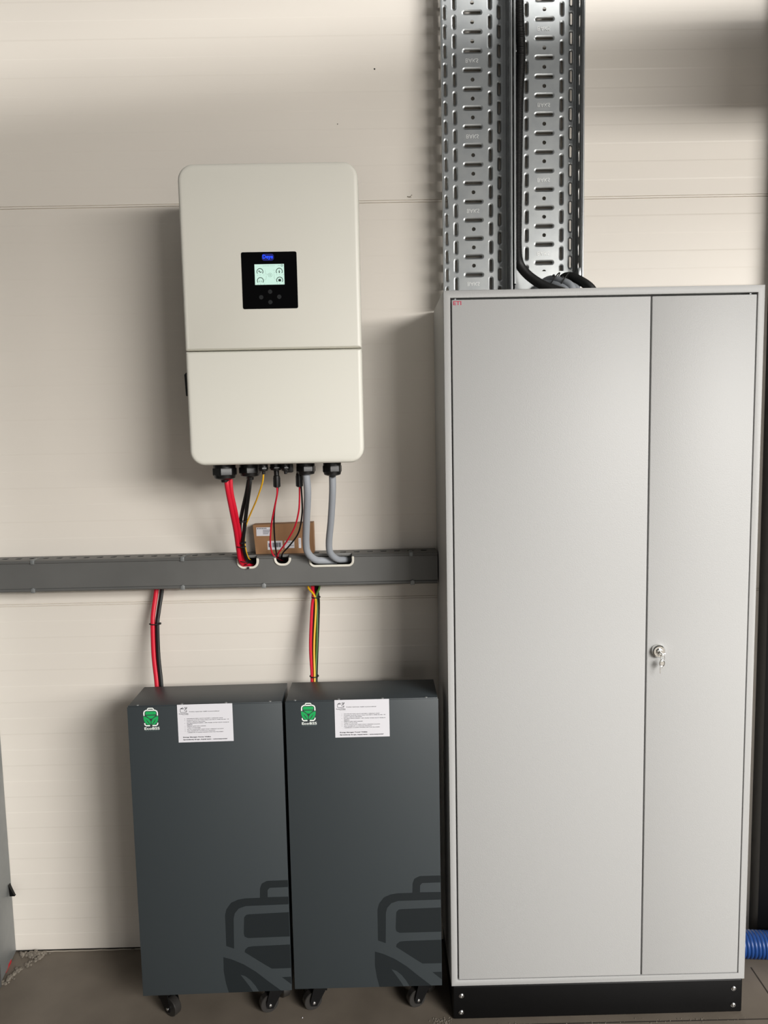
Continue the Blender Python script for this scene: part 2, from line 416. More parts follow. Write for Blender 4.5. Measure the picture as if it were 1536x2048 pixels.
obj('end_cover', MB().box((XR-0.0010, -0.0715, 1.134), (XR+0.0005, -0.004, 1.2200)), M['duct'], dt)
for c0 in ((-0.9698, -0.0740, 1.2234)[0], (-0.5506, -0.0740, 1.2143)[0], (0.0916, -0.0740, 1.2146)[0]):
    k_ = MB().bbox((c0-0.0055, -0.0790, zt_-0.0010), (c0+0.0055, -0.0700, zt_+0.0115), 0.0012); k_.bbox((c0-0.0055, -0.0760, zt_+0.0085), (c0+0.0055, -0.045, zt_+0.0120), 0.0008)
    k_.tube([(c0+0.004, -0.05, 1.2245), (c0+0.012, -0.03, 1.2250)], 0.0011, 6, 1)
    obj('lid_clip', k_, M['galv_dull'], dt)
for c0 in ((-0.9724, -0.0750, 1.1354)[0], (-0.5527, -0.0750, 1.1347)[0], (-0.3246, -0.0750, 1.1353)[0], (0.0945, -0.0750, 1.1361)[0]):
    k_ = MB().bbox((c0-0.0060, -0.0805, zb_-0.0125), (c0+0.0060, -0.0700, zb_-0.0005), 0.0012); k_.bbox((c0-0.0030, -0.0790, zb_-0.0035), (c0+0.0030, -0.0740, zb_+0.0015), 0.0008)
    obj('lid_clip', k_, M['galv_dull'], dt)
for xa, xb, zn, r in NOT:
    P = [(xa, zt_+0.003)] + [(xa+r+r*math.cos(R(a)), zn+r+r*math.sin(R(a))) for a in range(180, 271, 15)] + [(xb-r+r*math.cos(R(a)), zn+r+r*math.sin(R(a))) for a in range(270, 361, 15)] + [(xb, zt_+0.003)]
    def off(P, d):
        o_ = []
        for i, p in enumerate(P):
            a, b = P[max(i-1, 0)], P[min(i+1, len(P)-1)]; tx, tz = b[0]-a[0], b[1]-a[1]; l = math.hypot(tx, tz) or 1
            o_.append((p[0]+tz/l*d, p[1]-tx/l*d))
        return o_
    A, B = off(P, 0.0055), off(P, -0.0008)
    rings = [[(a[0], -0.0715, a[1]), (a[0], -0.0762, a[1]), ((a[0]*.8+b[0]*.2), -0.0775, (a[1]*.8+b[1]*.2)), ((a[0]*.3+b[0]*.7), -0.0775, (a[1]*.3+b[1]*.7)), (b[0], -0.0765, b[1]), (b[0], -0.0715, b[1])] for a, b in zip(A, B)]
    obj('edge_trim', MB().rings(rings), M['trimw'], dt)

# ---------------------------------------------------------------- inverter on the wall
iv = thing('solar_inverter', 'white wall-mounted inverter with black display panel and cable glands below', 'inverter', (-0.247, 0, 1.4852))
IX0, IX1, IZ0, IZ1 = -0.4642, -0.0308, 1.4852, 2.2078; IZM = 1.7660
def cover(z0, z1, rs, yf=-0.2888, yb=-0.175):
    mb_ = MB(); rings = []
    def ring(ins, y, grow=0):
        rr = [max(r-ins, 0.0012) for r in rs]
        return [(p[0], y, p[1]) for p in rrect(IX0+ins, z0+min(ins, 0.004 if rs[0] < 0.01 else 1), IX1-ins, z1-min(ins, 0.004 if rs[2] < 0.01 else 1), rr, 8)]
    rings = [ring(0.002, yb), ring(0, yb-0.02), ring(0, yf+0.010), ring(0.0008, yf+0.0055), ring(0.003, yf+0.0022), ring(0.0065, yf+0.0005), ring(0.011, yf)]
    return mb_.rings(rings)
uc = obj('upper_cover', cover(IZM+0.0012, IZ1, [0.003, 0.003, 0.038, 0.038]), M['inv'], iv, angle=60)
lc = obj('lower_cover', cover(IZ0, IZM-0.0012, [0.036, 0.036, 0.003, 0.003]), M['inv'], iv, angle=60)
hb = MB().bbox((IX0+0.012, -0.176, IZ0+0.006), (IX1-0.012, -0.150, IZ1-0.006), 0.004)
for i in range(30):
    xx = IX0+0.03+i*(IX1-IX0-0.06)/29; hb.box((xx-0.001, -0.152, IZ0+0.10), (xx+0.001, -0.035, IZ1-0.03))
obj('heat_sink', hb, M['fin'], iv)
obj('wall_bracket', MB().bbox((IX0+0.08, -0.034, IZ1-0.16), (IX1-0.08, -0.0010, IZ1-0.10), 0.003), M['galv_dull'], iv)
obj('wall_bracket', MB().bbox((IX0+0.08, -0.034, IZ0+0.12), (IX1-0.08, -0.0010, IZ0+0.18), 0.003), M['galv_dull'], iv)
YF = -0.2888
px0, px1, pz0, pz1 = -0.3176, -0.1833, 1.8640, 1.9987
dp = obj('display_panel', MB().poly(rrect(px0, pz0, px1, pz1, [0.004]*4, 4), YF-0.0010, YF+0.001), M['glass'], iv)
sx0, sx1, sz0, sz1 = -0.2861, -0.2146, 1.9211, 1.9697
sc = obj('screen', MB().poly([(sx0, sz0), (sx1, sz0), (sx1, sz1), (sx0, sz1)], YF-0.0013, YF-0.0009), M['lcd'], dp)
def arc_band(mb_, cx, cz, r, w, a0, a1, y, n_=20):
    A = [(cx+(r+w/2)*math.cos(R(a0+(a1-a0)*i/n_)), cz+(r+w/2)*math.sin(R(a0+(a1-a0)*i/n_))) for i in range(n_+1)]
    B = [(cx+(r-w/2)*math.cos(R(a0+(a1-a0)*i/n_)), cz+(r-w/2)*math.sin(R(a0+(a1-a0)*i/n_))) for i in range(n_+1)]
    nn = n_+1; mb_.add([(p[0], y, p[1]) for p in A+B], [(i, nn+i, nn+i+1, i+1) for i in range(n_)])
YS = YF-0.0015
def sp(u, v): return (sx0+(sx1-sx0)*u, sz1-(sz1-sz0)*v)      # place on the screen, 0..1 from its top left
ik = MB(); gk = MB()
for u, v in ((0.18, 0.36), (0.835, 0.36), (0.185, 0.80), (0.84, 0.79)):
    c0 = sp(u, v); dl = MB(); arc_band(dl, c0[0], c0[1], 0.0074, 0.0016, -35, 215, YS); obj('dial', dl, M['lcdink'], sc, smooth_=False)
    for du in (-0.085, 0.0, 0.13):
        q = sp(u+du, v+0.165); gk.poly([(q[0]-.0008, q[1]-.0004), (q[0]+.0008, q[1]-.0004), (q[0]+.0008, q[1]+.0004), (q[0]-.0008, q[1]+.0004)], YS, YS+.0001)
q = sp(0.93, 0.075); arc_band(ik, q[0], q[1], 0.0022, 0.0009, 0, 360, YS)
q = sp(0.52, 0.53); arc_band(gk, q[0], q[1], 0.0045, 0.0007, 0, 360, YS); gk.poly(circle(q[0], q[1], .0014, 8), YS, YS+.0001)
q = sp(0.18, 0.36)
ik.poly(circle(q[0]-.002, q[1]+.0012, .0017, 10), YS, YS+.0001); ik.poly([(q[0]-.001, q[1]-.0026), (q[0]+.004, q[1]-.0018), (q[0]+.0034, q[1]+.0004), (q[0]-.0006, q[1]-.0008)], YS, YS+.0001)
q = sp(0.84, 0.79); ik.poly(rrect(q[0]-.0032, q[1]-.0030, q[0]+.0032, q[1]+.0024, [.0008]*4, 2), YS, YS+.0001)
ik.poly([(q[0]-.002, q[1]+.0024), (q[0]-.0008, q[1]+.0024), (q[0]-.0008, q[1]+.0036), (q[0]-.002, q[1]+.0036)], YS, YS+.0001); ik.poly([(q[0]+.0008, q[1]+.0024), (q[0]+.002, q[1]+.0024), (q[0]+.002, q[1]+.0036), (q[0]+.0008, q[1]+.0036)], YS, YS+.0001)
q = sp(0.835, 0.36); ik.poly([(q[0]-.0013, q[1]-.004), (q[0]+.0013, q[1]-.004), (q[0]+.0004, q[1]+.0035), (q[0]-.0004, q[1]+.0035)], YS, YS+.0001)
gk.poly([(q[0]-.003, q[1]-.0003), (q[0]+.003, q[1]-.0003), (q[0]+.003, q[1]+.0004), (q[0]-.003, q[1]+.0004)], YS+.00005, YS+.0001)
q = sp(0.185, 0.82)
for i, (a, b) in enumerate(((-.0042, -.0034), (-.002, -.0012), (.0012, .002), (.0032, .004))): gk.poly([(q[0]+a, q[1]-.0028), (q[0]+b, q[1]-.0028), (q[0]+b, q[1]+.0012), (q[0]+a, q[1]+.0012)], YS, YS+.0001)
def seg(mb_, p, q_, w=0.0004):
    d = Vector((q_[0]-p[0], q_[1]-p[1])).normalized()*w/2
    mb_.poly([(p[0]-d.y-d.x, p[1]+d.x-d.y), (p[0]+d.y-d.x, p[1]-d.x-d.y), (q_[0]+d.y+d.x, q_[1]-d.x+d.y), (q_[0]-d.y+d.x, q_[1]+d.x+d.y)], YS, YS+.0001)
for a, b in (((.36, .3), (.37, .48)), ((.37, .48), (.45, .5)), ((.39, .55), (.38, .72)), ((.38, .72), (.31, .78)), ((.65, .45), (.66, .7)), ((.66, .7), (.72, .77))): seg(gk, sp(*a), sp(*b))
hdr = sp(0.28, 0.095); text(gk, '00/00/0000  00:00:00', hdr[0], hdr[1], 0.029, 0.0014, YS); hdr = sp(0.79, 0.09); text(ik, 'ON', hdr[0], hdr[1], 0.005, 0.0015, YS)
hdr = sp(0.62, 0.31); text(gk, '0.0', hdr[0], hdr[1], 0.0045, 0.0013, YS); hdr = sp(0.65, 0.42); text(gk, 'kW', hdr[0], hdr[1], 0.0028, 0.0013, YS)
obj('dial_symbols', ik, M['lcdink'], sc, smooth_=False); obj('reading_marks', gk, M['lcdgrey'], sc, smooth_=False)
lg = MB(); a = (-0.2655, 1.9822); text(lg, 'Deye', a[0], a[1]-0.0022, 0.0248, 0.0118, YF-0.0016, 0.012)
obj('logo', lg, M['bluelogo'], dp, smooth_=False)
obj('logo_backlight', MB().poly(rrect(a[0]-.0022, a[1]-.0042, a[0]+.0272, a[1]+.0120, [.006]*4, 5), YF-0.0012, YF-0.0009), M['blueglow'], dp)
for c0 in ((-0.2502, -0.2898, 1.9045), (-0.2723, -0.2898, 1.8916), (-0.2285, -0.2898, 1.8919), (-0.2505, -0.2898, 1.8796)):
    obj('touch_button', MB().lathe((c0[0], YF-0.0012, c0[2]), [(0, 0.0052), (0.0004, 0.0052)], 18, 'y'), M['button'], dp)
# isolator and button on the left flank
obj('isolator_switch', MB().rings([[(IX0+0.002, -0.255, 1.6585), (IX0-0.0130, -0.245, 1.6600), (IX0-0.0150, -0.245, 1.7130), (IX0-0.001, -0.255, 1.7235)],
                                   [(IX0+0.002, -0.190, 1.6585), (IX0-0.0130, -0.195, 1.6600), (IX0-0.0150, -0.195, 1.7130), (IX0-0.001, -0.190, 1.7235)]]), M['black'], iv)
obj('side_button', MB().lathe((IX0-0.0085, -0.215, 1.8290), [(0, 0.003), (0.002, 0.0055), (0.006, 0.0062), (0.010, 0.0062)], 14, 'x'), M['black'], iv)
# glands
def gland(x, y, ztop, r, h, name='cable_gland'):
    """flanged gland hanging from the underside, nut radius r, total height h"""
    mb_ = MB(); mb_.lathe((x, y, ztop-0.010), [(0, r*1.0), (0.010, r*1.0)], 24)
    hx = lambda rr, z: [(x+rr*math.cos(R(60*i+20+d)), y+rr*math.sin(R(60*i+20+d)), z) for i in range(6) for d in (-4, 4)]
    mb_.rings([hx(r*1.06, ztop-0.010), hx(r*1.08, ztop-0.012), hx(r*1.08, ztop-h*0.68), hx(r*1.02, ztop-h*0.74)])
    mb_.lathe((x, y, ztop-h), [(0, r*0.50), (0.002, r*0.80), (h*0.10, r*0.92), (h*0.30, r*0.99), (h*0.34, r*0.95)], 24)
    mb_.lathe((x, y, ztop-h-0.007), [(0, r*0.34), (0.009, r*0.42)], 14)
    return obj(name, mb_, M['black'], iv, angle=25)
GY = -0.215
G1 = (-0.3937, -0.2150, 1.4636); G2 = (-0.3324, -0.1900, 1.4677); G3 = (-0.1842, -0.2050, 1.4654); G4 = (-0.1167, -0.1900, 1.4633)
gland(G1[0], GY, IZ0, 0.0285, 0.040); gland(G2[0], -0.19, IZ0, 0.0265, 0.036)
gland(G3[0], -0.205, IZ0, 0.0235, 0.033); gland(G4[0], -0.19, IZ0, 0.0235, 0.037)
GS = (-0.2895, -0.2400, 1.4691); gland(GS[0], -0.24, IZ0, 0.0115, 0.020)
GP = (-0.2616, -0.2100, 1.4672); gland(GP[0], -0.21, IZ0, 0.0150, 0.020, 'plug_socket')
GQ = (-0.2345, -0.2300, 1.4675); gland(GQ[0], -0.23, IZ0, 0.0105, 0.021)
cpx = MB().bbox((GQ[0]-0.006, -0.205, IZ0-0.026), (GQ[0]+0.016, -0.185, IZ0+0.002), 0.003); obj('signal_connector', cpx, M['black'], iv)
def connector(c0, z0, z1):
    mb_ = MB(); L = z1-z0; mb_.lathe((c0[0], c0[1], z0), [(0, .0055), (.001, .0075), (L*.35, .0085), (L*.52, .0085), (L*.55, .0068), (L, .0068)], 16)
    for i in range(8):
        a = 2*math.pi*i/8; mb_.box((c0[0]+.0085*math.cos(a)-.0008, c0[1]+.0085*math.sin(a)-.0008, z0+.002), (c0[0]+.0085*math.cos(a)+.0008, c0[1]+.0085*math.sin(a)+.0008, z0+L*.45))
    return obj('solar_plug', mb_, M['black'], iv)
C1 = (-0.2605, -0.2100, 1.4216); C2 = (-0.2045, -0.1850, 1.4200)
connector(C1, C1[2], IZ0-0.006); connector(C2, C2[2], IZ0+0.002)

# ---------------------------------------------------------------- cables from the inverter
def cable(name, pts, r, m_, label, cat='cable', group=None, n=10, sub=8):
    return tag(obj(name, MB().tube(pts, r, n, sub), m_), label, cat, group)
zt2 = 1.19
G = 'cables hanging from the inverter'
cable('power_cable', [(G1[0]+.004, GY, IZ0-.036), (-0.3883, -0.2150, 1.4207), (-0.3850, -0.1900, 1.3633), (-0.3842, -0.1500, 1.3052), (-0.3869, -0.1100, 1.2516), (-0.3861, -0.0850, 1.2097), (-0.3786, -0.0600, 1.1910), (-0.3616, -0.0350, 1.1878)], .0062, M['red'], 'front thick red cable from the leftmost gland into the duct', group=G)
cable('power_cable', [(G1[0]+.012, GY+.012, IZ0-.036), (-0.3812, -0.2000, 1.4103), (-0.3765, -0.1800, 1.3595), (-0.3767, -0.1400, 1.3038), (-0.3789, -0.1000, 1.2541), (-0.3768, -0.0750, 1.2078), (-0.3661, -0.0500, 1.1919), (-0.3522, -0.0300, 1.1911)], .0056, M['red'], 'rear thick red cable hugging the front one beside the black pair', group=G)
cable('power_cable', [(G2[0]+.001, -.19, IZ0-.034), (-0.3354, -0.1900, 1.4218), (-0.3508, -0.1600, 1.3597), (-0.3615, -0.1400, 1.3103), (-0.3720, -0.1150, 1.2589), (-0.3692, -0.0850, 1.2150), (-0.3607, -0.0550, 1.2013), (-0.3483, -0.0350, 1.1976)], .0052, M['blk'], 'thick glossy black cable from the second gland, nearer the yellow wire', group=G)
cable('power_cable', [(G2[0]-.004, -.18, IZ0-.034), (-0.3464, -0.1750, 1.4077), (-0.3633, -0.1500, 1.3590), (-0.3754, -0.1300, 1.3135), (-0.3786, -0.1000, 1.2639), (-0.3771, -0.0700, 1.2212), (-0.3664, -0.0450, 1.2055), (-0.3519, -0.0300, 1.2012)], .0050, M['blk'], 'thick black cable behind the glossy one, beside the red pair', group=G)
cable('signal_wire', [(GS[0], -.24, IZ0-.018), (-0.2940, -0.2350, 1.4368), (-0.3166, -0.2000, 1.3892), (-0.3419, -0.1600, 1.3460), (-0.3573, -0.1400, 1.3143), (-0.3682, -0.1100, 1.2721), (-0.3694, -0.0800, 1.2312), (-0.3655, -0.0500, 1.2063), (-0.3511, -0.0350, 1.2006)], .0021, M['yellow'], 'thin yellow wire curving down from the small gland', group=G)
cable('solar_wire', [C1, (-0.2619, -0.2050, 1.4016), (-0.2775, -0.1700, 1.3524), (-0.2898, -0.1400, 1.3087), (-0.2979, -0.1050, 1.2559), (-0.2955, -0.0800, 1.2253), (-0.2852, -0.0550, 1.2111), (-0.2738, -0.0350, 1.2018)], .0023, M['red'], 'thin red wire from the left plug, bowing left in front of the cardboard box', group=G)
cable('solar_wire', [(C1[0]+.002, C1[1]+.003, C1[2]), (-0.2610, -0.2000, 1.4078), (-0.2753, -0.1650, 1.3586), (-0.2815, -0.1400, 1.3154), (-0.2852, -0.1050, 1.2626), (-0.2850, -0.0750, 1.2229), (-0.2760, -0.0500, 1.2072), (-0.2681, -0.0350, 1.2017)], .0023, M['blk'], 'thin black wire falling straight from the left plug in front of the cardboard box', group=G)
cable('solar_wire', [C2, (-0.2061, -0.1800, 1.3852), (-0.2114, -0.1650, 1.3505), (-0.2262, -0.1400, 1.3074), (-0.2543, -0.1100, 1.2627), (-0.2814, -0.0800, 1.2264), (-0.2803, -0.0500, 1.2073), (-0.2716, -0.0300, 1.1995)], .0023, M['red'], 'thin red wire from the right plug, sweeping left to the middle notch', group=G)
cable('solar_wire', [(C2[0]+.004, C2[1]+.004, C2[2]), (-0.2005, -0.1700, 1.3843), (-0.2033, -0.1550, 1.3426), (-0.2168, -0.1300, 1.2922), (-0.2441, -0.1050, 1.2547), (-0.2688, -0.0800, 1.2276), (-0.2732, -0.0500, 1.2072), (-0.2659, -0.0300, 1.1994)], .0023, M['blk'], 'thin black wire sweeping left beside the grey pipe to the middle notch', group=G)
cable('armoured_cable', [(G3[0], -.205, IZ0-.032), (-0.1830, -0.1950, 1.4058), (-0.1916, -0.1550, 1.3288), (-0.1982, -0.1200, 1.2629), (-0.1950, -0.1050, 1.2313), (-0.1779, -0.0850, 1.2094), (-0.1540, -0.0680, 1.2032), (-0.1215, -0.0450, 1.1987)], .0098, M['greycable'], 'thick grey cable on the left, bending right into the long notch', group=G, n=16)
cable('armoured_cable', [(G4[0], -.19, IZ0-.036), (-0.1182, -0.1800, 1.4033), (-0.1264, -0.1450, 1.3263), (-0.1358, -0.1100, 1.2601), (-0.1336, -0.0920, 1.2280), (-0.1171, -0.0700, 1.2071), (-0.0958, -0.0450, 1.2010), (-0.0821, -0.0300, 1.1983)], .0092, M['greycable'], 'thick grey cable on the right, falling from the rightmost gland', group=G, n=16)
def tie(path, r, label, head=None, group='black cable ties'):
    mb_ = MB().tube(path + [path[0]], r, 6, 4)
    if head: mb_.bbox((head[0]-.0028, head[1]-.003, head[2]-.0028), (head[0]+.0028, head[1]+.003, head[2]+.0028), .001)
    return tag(obj('cable_tie', mb_, M['rubber']), label, 'cable tie', group)
def loop(c, rx, ry, tilt=0, n_=10): return [(c[0]+rx*math.cos(2*math.pi*i/n_), c[1]+ry*math.sin(2*math.pi*i/n_), c[2]+tilt*math.cos(2*math.pi*i/n_)) for i in range(n_)]
tie(loop((-0.3785, -0.1100, 1.2542), .0125, .0145, -.001), .0012, 'black tie round the two thick red cables, above the duct')
tie(loop((-0.3787, -0.0800, 1.2087), .0135, .0135, -.003), .0012, 'black tie round the red cables right at the white notch')
tie(loop((-0.3637, -0.1470, 1.3275), .0120, .0150, 0), .0014, 'black tie gathering the black cables beside the yellow wire', (-0.3551, -0.1500, 1.3276))
tie(loop((-0.3740, -0.1100, 1.2652), .0080, .015, 0), .0012, 'black tie with a round head on the black cables above the duct', (-0.3653, -0.1200, 1.2665))
tie(loop((-0.3695, -0.0780, 1.1997), .0070, .010, .004), .0012, 'black tie hanging over the white edge of the left notch', (-0.3660, -0.0810, 1.1887))

# ---------------------------------------------------------------- cardboard box on the duct
def quad_box(fr, d):
    return MB().rings([[(p[0], p[1], p[2]) for p in fr], [(p[0], p[1]+d, p[2]) for p in fr]])
cb = thing('cardboard_box', 'small brown cardboard box standing on the duct behind the wires', 'box', (-0.22, -0.03, 1.2225))
fr = [(-0.3479, -0.0500, 1.2232), (-0.1831, -0.0500, 1.2261), (-0.1835, -0.0500, 1.3091), (-0.3540, -0.0500, 1.3063)]
fr = [(p[0], p[1], max(p[2], 1.2226)) for p in fr]; fr[0] = (fr[0][0], fr[0][1], 1.2226); fr[1] = (fr[1][0], fr[1][1], 1.2226)
obj('carton', quad_box(fr, .042), M['card'], cb)
def label(parent, p0, p1, name, marks):
    (xa, _, za), (xb, _, zb2) = p0, p1
    l_ = obj(name, MB().poly([(xa, zb2), (xb, zb2), (xb, za), (xa, za)], -.0505, -.0499), M['paper'], parent)
    mk = MB()
    for u0, v0, u1, v1 in marks:
        mk.poly([(xa+(xb-xa)*u0, za-(za-zb2)*v1), (xa+(xb-xa)*u1, za-(za-zb2)*v1), (xa+(xb-xa)*u1, za-(za-zb2)*v0), (xa+(xb-xa)*u0, za-(za-zb2)*v0)], -.0507, -.0504)
    obj('print', mk, M['greyink'], l_, smooth_=False)
mk = [(.05+.115*i, .06, .12+.115*i, .20) for i in range(6)] + [(.45, .30+.14*i, .95-.04*i, .36+.14*i) for i in range(4)]
label(cb, (-0.3444, -0.0500, 1.2989), (-0.3035, -0.0500, 1.2745), 'shipping_label', mk)
mk = [(.30+.062*i, .2, .335+.062*i+(.02 if i % 3 else 0), .72) for i in range(10)] + [(.06, .25, .2, .7)]
label(cb, (-0.3139, -0.0500, 1.2597), (-0.2716, -0.0500, 1.2344), 'barcode_label', mk)
label(cb, (-0.2658, -0.0500, 1.2594), (-0.2381, -0.0500, 1.2380), 'small_label', [(.1, .15, .6, .22), (.5, .62, .95, .68)])
label(cb, (-0.2258, -0.0500, 1.2664), (-0.2189, -0.0500, 1.2376), 'small_label', [(.4, .1, .5, .6)])

# ---------------------------------------------------------------- cables below the duct
cable('battery_cable', [(-0.6394, -0.0350, 1.1372), (-0.6413, -0.0350, 1.1139), (-0.6474, -0.0500, 1.0605), (-0.6476, -0.0600, 1.0265), (-0.6400, -0.0900, 0.9476), (-0.6298, -0.1100, 0.8814), (-0.6254, -0.1200, 0.8271), (-0.6238, -0.1300, 0.8019), (-.62+.07, -.149, .80)], .0066, M['red'], 'red battery cable between the duct and the left dark cabinet', group='battery cables below the duct')
cable('battery_cable', [(-0.6229, -0.0350, 1.1368), (-0.6255, -0.0350, 1.1135), (-0.6325, -0.0500, 1.0601), (-0.6348, -0.0600, 1.0263), (-0.6273, -0.0900, 0.9473), (-0.6179, -0.1100, 0.8811), (-0.6142, -0.1200, 0.8268), (-0.6127, -0.1300, 0.8016), (-.60+.07, -.149, .80)], .0062, M['blk'], 'black battery cable between the duct and the left dark cabinet', group='battery cables below the duct')
tie(loop((-0.6403, -0.0600, 1.0300), .0160, .0110, 0), .0016, 'black tie round the red and black battery cables', (-0.6250, -0.0660, 1.0319))
cable('battery_cable', [(-0.1907, -0.0400, 1.1399), (-0.1909, -0.0450, 1.1205), (-0.1873, -0.0600, 1.1004), (-0.1926, -0.0600, 1.0672), (-0.1982, -0.0800, 0.9635), (-0.1947, -0.1000, 0.8824), (-0.1947, -0.1150, 0.8367), (-0.1955, -0.1180, 0.8016)], .0045, M['red'],
      'red cable of the striped bundle between the duct and the right dark cabinet', group='battery cables below the duct')
cable('battery_cable', [(-0.2018, -0.0440, 1.1409), (-0.2019, -0.0490, 1.1216), (-0.1841, -0.0640, 1.1012), (-0.1816, -0.0640, 1.0678), (-0.1879, -0.0840, 0.9644), (-0.1873, -0.1040, 0.8835), (-0.1874, -0.1190, 0.8380), (-0.1882, -0.1220, 0.8029)], .0030, M['yellow'],
      'yellow cable of the striped bundle between the duct and the right dark cabinet', group='battery cables below the duct')
cable('battery_cable', [(-0.1714, -0.0400, 1.1395), (-0.1715, -0.0450, 1.1201), (-0.1795, -0.0600, 1.1002), (-0.1784, -0.0600, 1.0668), (-0.1805, -0.0800, 0.9631), (-0.1855, -0.1000, 0.8822), (-0.1856, -0.1150, 0.8365), (-0.1864, -0.1180, 0.8014)], .0032, M['green_c'],
      'green cable of the striped bundle between the duct and the right dark cabinet', group='battery cables below the duct')
cable('battery_cable', [(-0.1770, -0.0320, 1.1380), (-0.1772, -0.0370, 1.1186), (-0.1745, -0.0520, 1.0984), (-0.1740, -0.0520, 1.0649), (-0.1791, -0.0720, 0.9608), (-0.1827, -0.0920, 0.8795), (-0.1828, -0.1070, 0.8337), (-0.1836, -0.1100, 0.7984)], .0036, M['blk'],
      'black cable of the striped bundle between the duct and the right dark cabinet', group='battery cables below the duct')
cable('battery_cable', [(-0.1873, -0.0300, 1.1379), (-0.1890, -0.0350, 1.1155), (-0.1917, -0.0450, 1.0914), (-0.1860, -0.0500, 1.0282), (-0.1843, -0.0660, 0.9446), (-0.1927, -0.0920, 0.8768), (-0.1931, -0.1100, 0.8132)], .0030, M['red'], 'thin red cable at the back of the striped bundle below the duct', group='battery cables below the duct')
cable('battery_cable', [(-0.1805, -0.0250, 1.1368), (-0.1822, -0.0300, 1.1143), (-0.1865, -0.0480, 1.0643), (-0.1935, -0.0700, 0.9606), (-0.1912, -0.0920, 0.8797), (-0.1921, -0.1050, 0.8113)], .0052, M['blk'], 'thick black cable at the back of the striped bundle below the duct', group='battery cables below the duct')
tie(loop((-0.1807, -0.0560, 1.0965), .0120, .0130, 0), .0016, 'black tie at the top of the striped cable bundle')
tie(loop((-0.1886, -0.0980, 0.8787), .0120, .0135, 0), .0016, 'black tie at the bottom of the striped cable bundle')

# ---------------------------------------------------------------- electrical cabinet
CX0, CX1, CY, CZ0, CZ1 = 0.1694, 0.9490, -0.3142, 0.0952, 1.8952
ec = thing('electrical_cabinet', 'tall light grey two-door electrical cabinet on a black plinth', 'cabinet', ((CX0+CX1)/2, -0.16, 0))
FB, FT = 0.0165, 0.0175       # frame border
body = MB()
ring = lambda x0, z0, x1, z1, y: [(x0, y, z0), (x1, y, z0), (x1, y, z1), (x0, y, z1)]
e = 0.0015
body.rings([ring(CX0, CZ0, CX1, CZ1, -0.012), ring(CX0, CZ0, CX1, CZ1, CY+e), ring(CX0+e*.4, CZ0+e*.4, CX1-e*.4, CZ1-e*.4, CY+e*.35), ring(CX0+e, CZ0+e, CX1-e, CZ1-e, CY),
            ring(CX0+FB-e, CZ0+FB-e, CX1-FB+e, CZ1-FT+e, CY), ring(CX0+FB, CZ0+FB, CX1-FB, CZ1-FT, CY+e*.6), ring(CX0+FB, CZ0+FB, CX1-FB, CZ1-FT, CY+.024)])
obj('cabinet_body', body, M['cab'], ec, angle=50)
DX = (0.6725, -0.3142, 1.0097)[0]; GAP = 0.0035
yd = CY-0.0005
def door(x0, x1):
    return MB().bbox((x0, yd, CZ0+FB+0.0028), (x1, yd+0.018, CZ1-FT-0.0050), 0.0016, 3)
d1 = obj('door', door(CX0+FB+GAP, DX-0.0012), M['cab'], ec)
d2 = obj('door', door(DX+0.0024, CX1-FB-GAP), M['cab'], ec)
lg = (0.1930, -0.3147, 1.8599); lg2 = (0.2124, -0.3147, 1.8707)
obj('maker_logo', text(MB(), 'ETI', lg[0], lg[2], lg2[0]-lg[0], lg2[2]-lg[2]-.0012, yd-0.0003, 0.02), M['redlogo'], d1, smooth_=False)
LK = (0.7020, -0.3160, 0.9953)
lk = obj('lock', MB().lathe((LK[0], yd, LK[2]), [(0.0, 0.0170), (-0.004, 0.0170), (-0.010, 0.0160), (-0.0125, 0.0135), (-0.0125, 0.0090), (-0.0110, 0.0085)], 28, 'y'), M['chrome'], d2)
obj('lock_core', MB().lathe((LK[0]+.001, yd-0.0105, LK[2]), [(0.0, 0.0078), (-0.0035, 0.0078), (-0.004, 0.0070)], 20, 'y'), M['chrome'], lk)
for hx in (CX0+FB+.012, CX1-FB-.018):
    obj('hinge_pin', MB().bbox((hx-.0025, yd+.003, CZ1-FT-.0046), (hx+.0025, yd+.012, CZ1-FT-.0014), .0006), M['galv_dull'], ec)
PLX0, PLX1 = CX0+0.0035, CX1-0.0045
pl = obj('plinth', MB().bbox((PLX0, CY+0.0005, 0.0003), (PLX1, -0.016, CZ0-0.0006), 0.004, 3), M['blackpaint'], ec)
for q in ((0.1957, -0.3142, 0.0691), (0.1946, -0.3142, 0.0219), (0.9209, -0.3142, 0.0699), (0.9209, -0.3142, 0.0226)):
    mb_ = MB().lathe((q[0], CY, q[2]), [(0.0, .0058), (-.0010, .0060), (-.0028, .0046), (-.0036, .0022), (-.0030, .0016)], 16, 'y')
    mb_.lathe((q[0], CY+.0004, q[2]-.0012), [(0.0, .0066), (-.0007, .0066)], 18, 'y')
    obj('plinth_screw', mb_, M['screw'], pl)
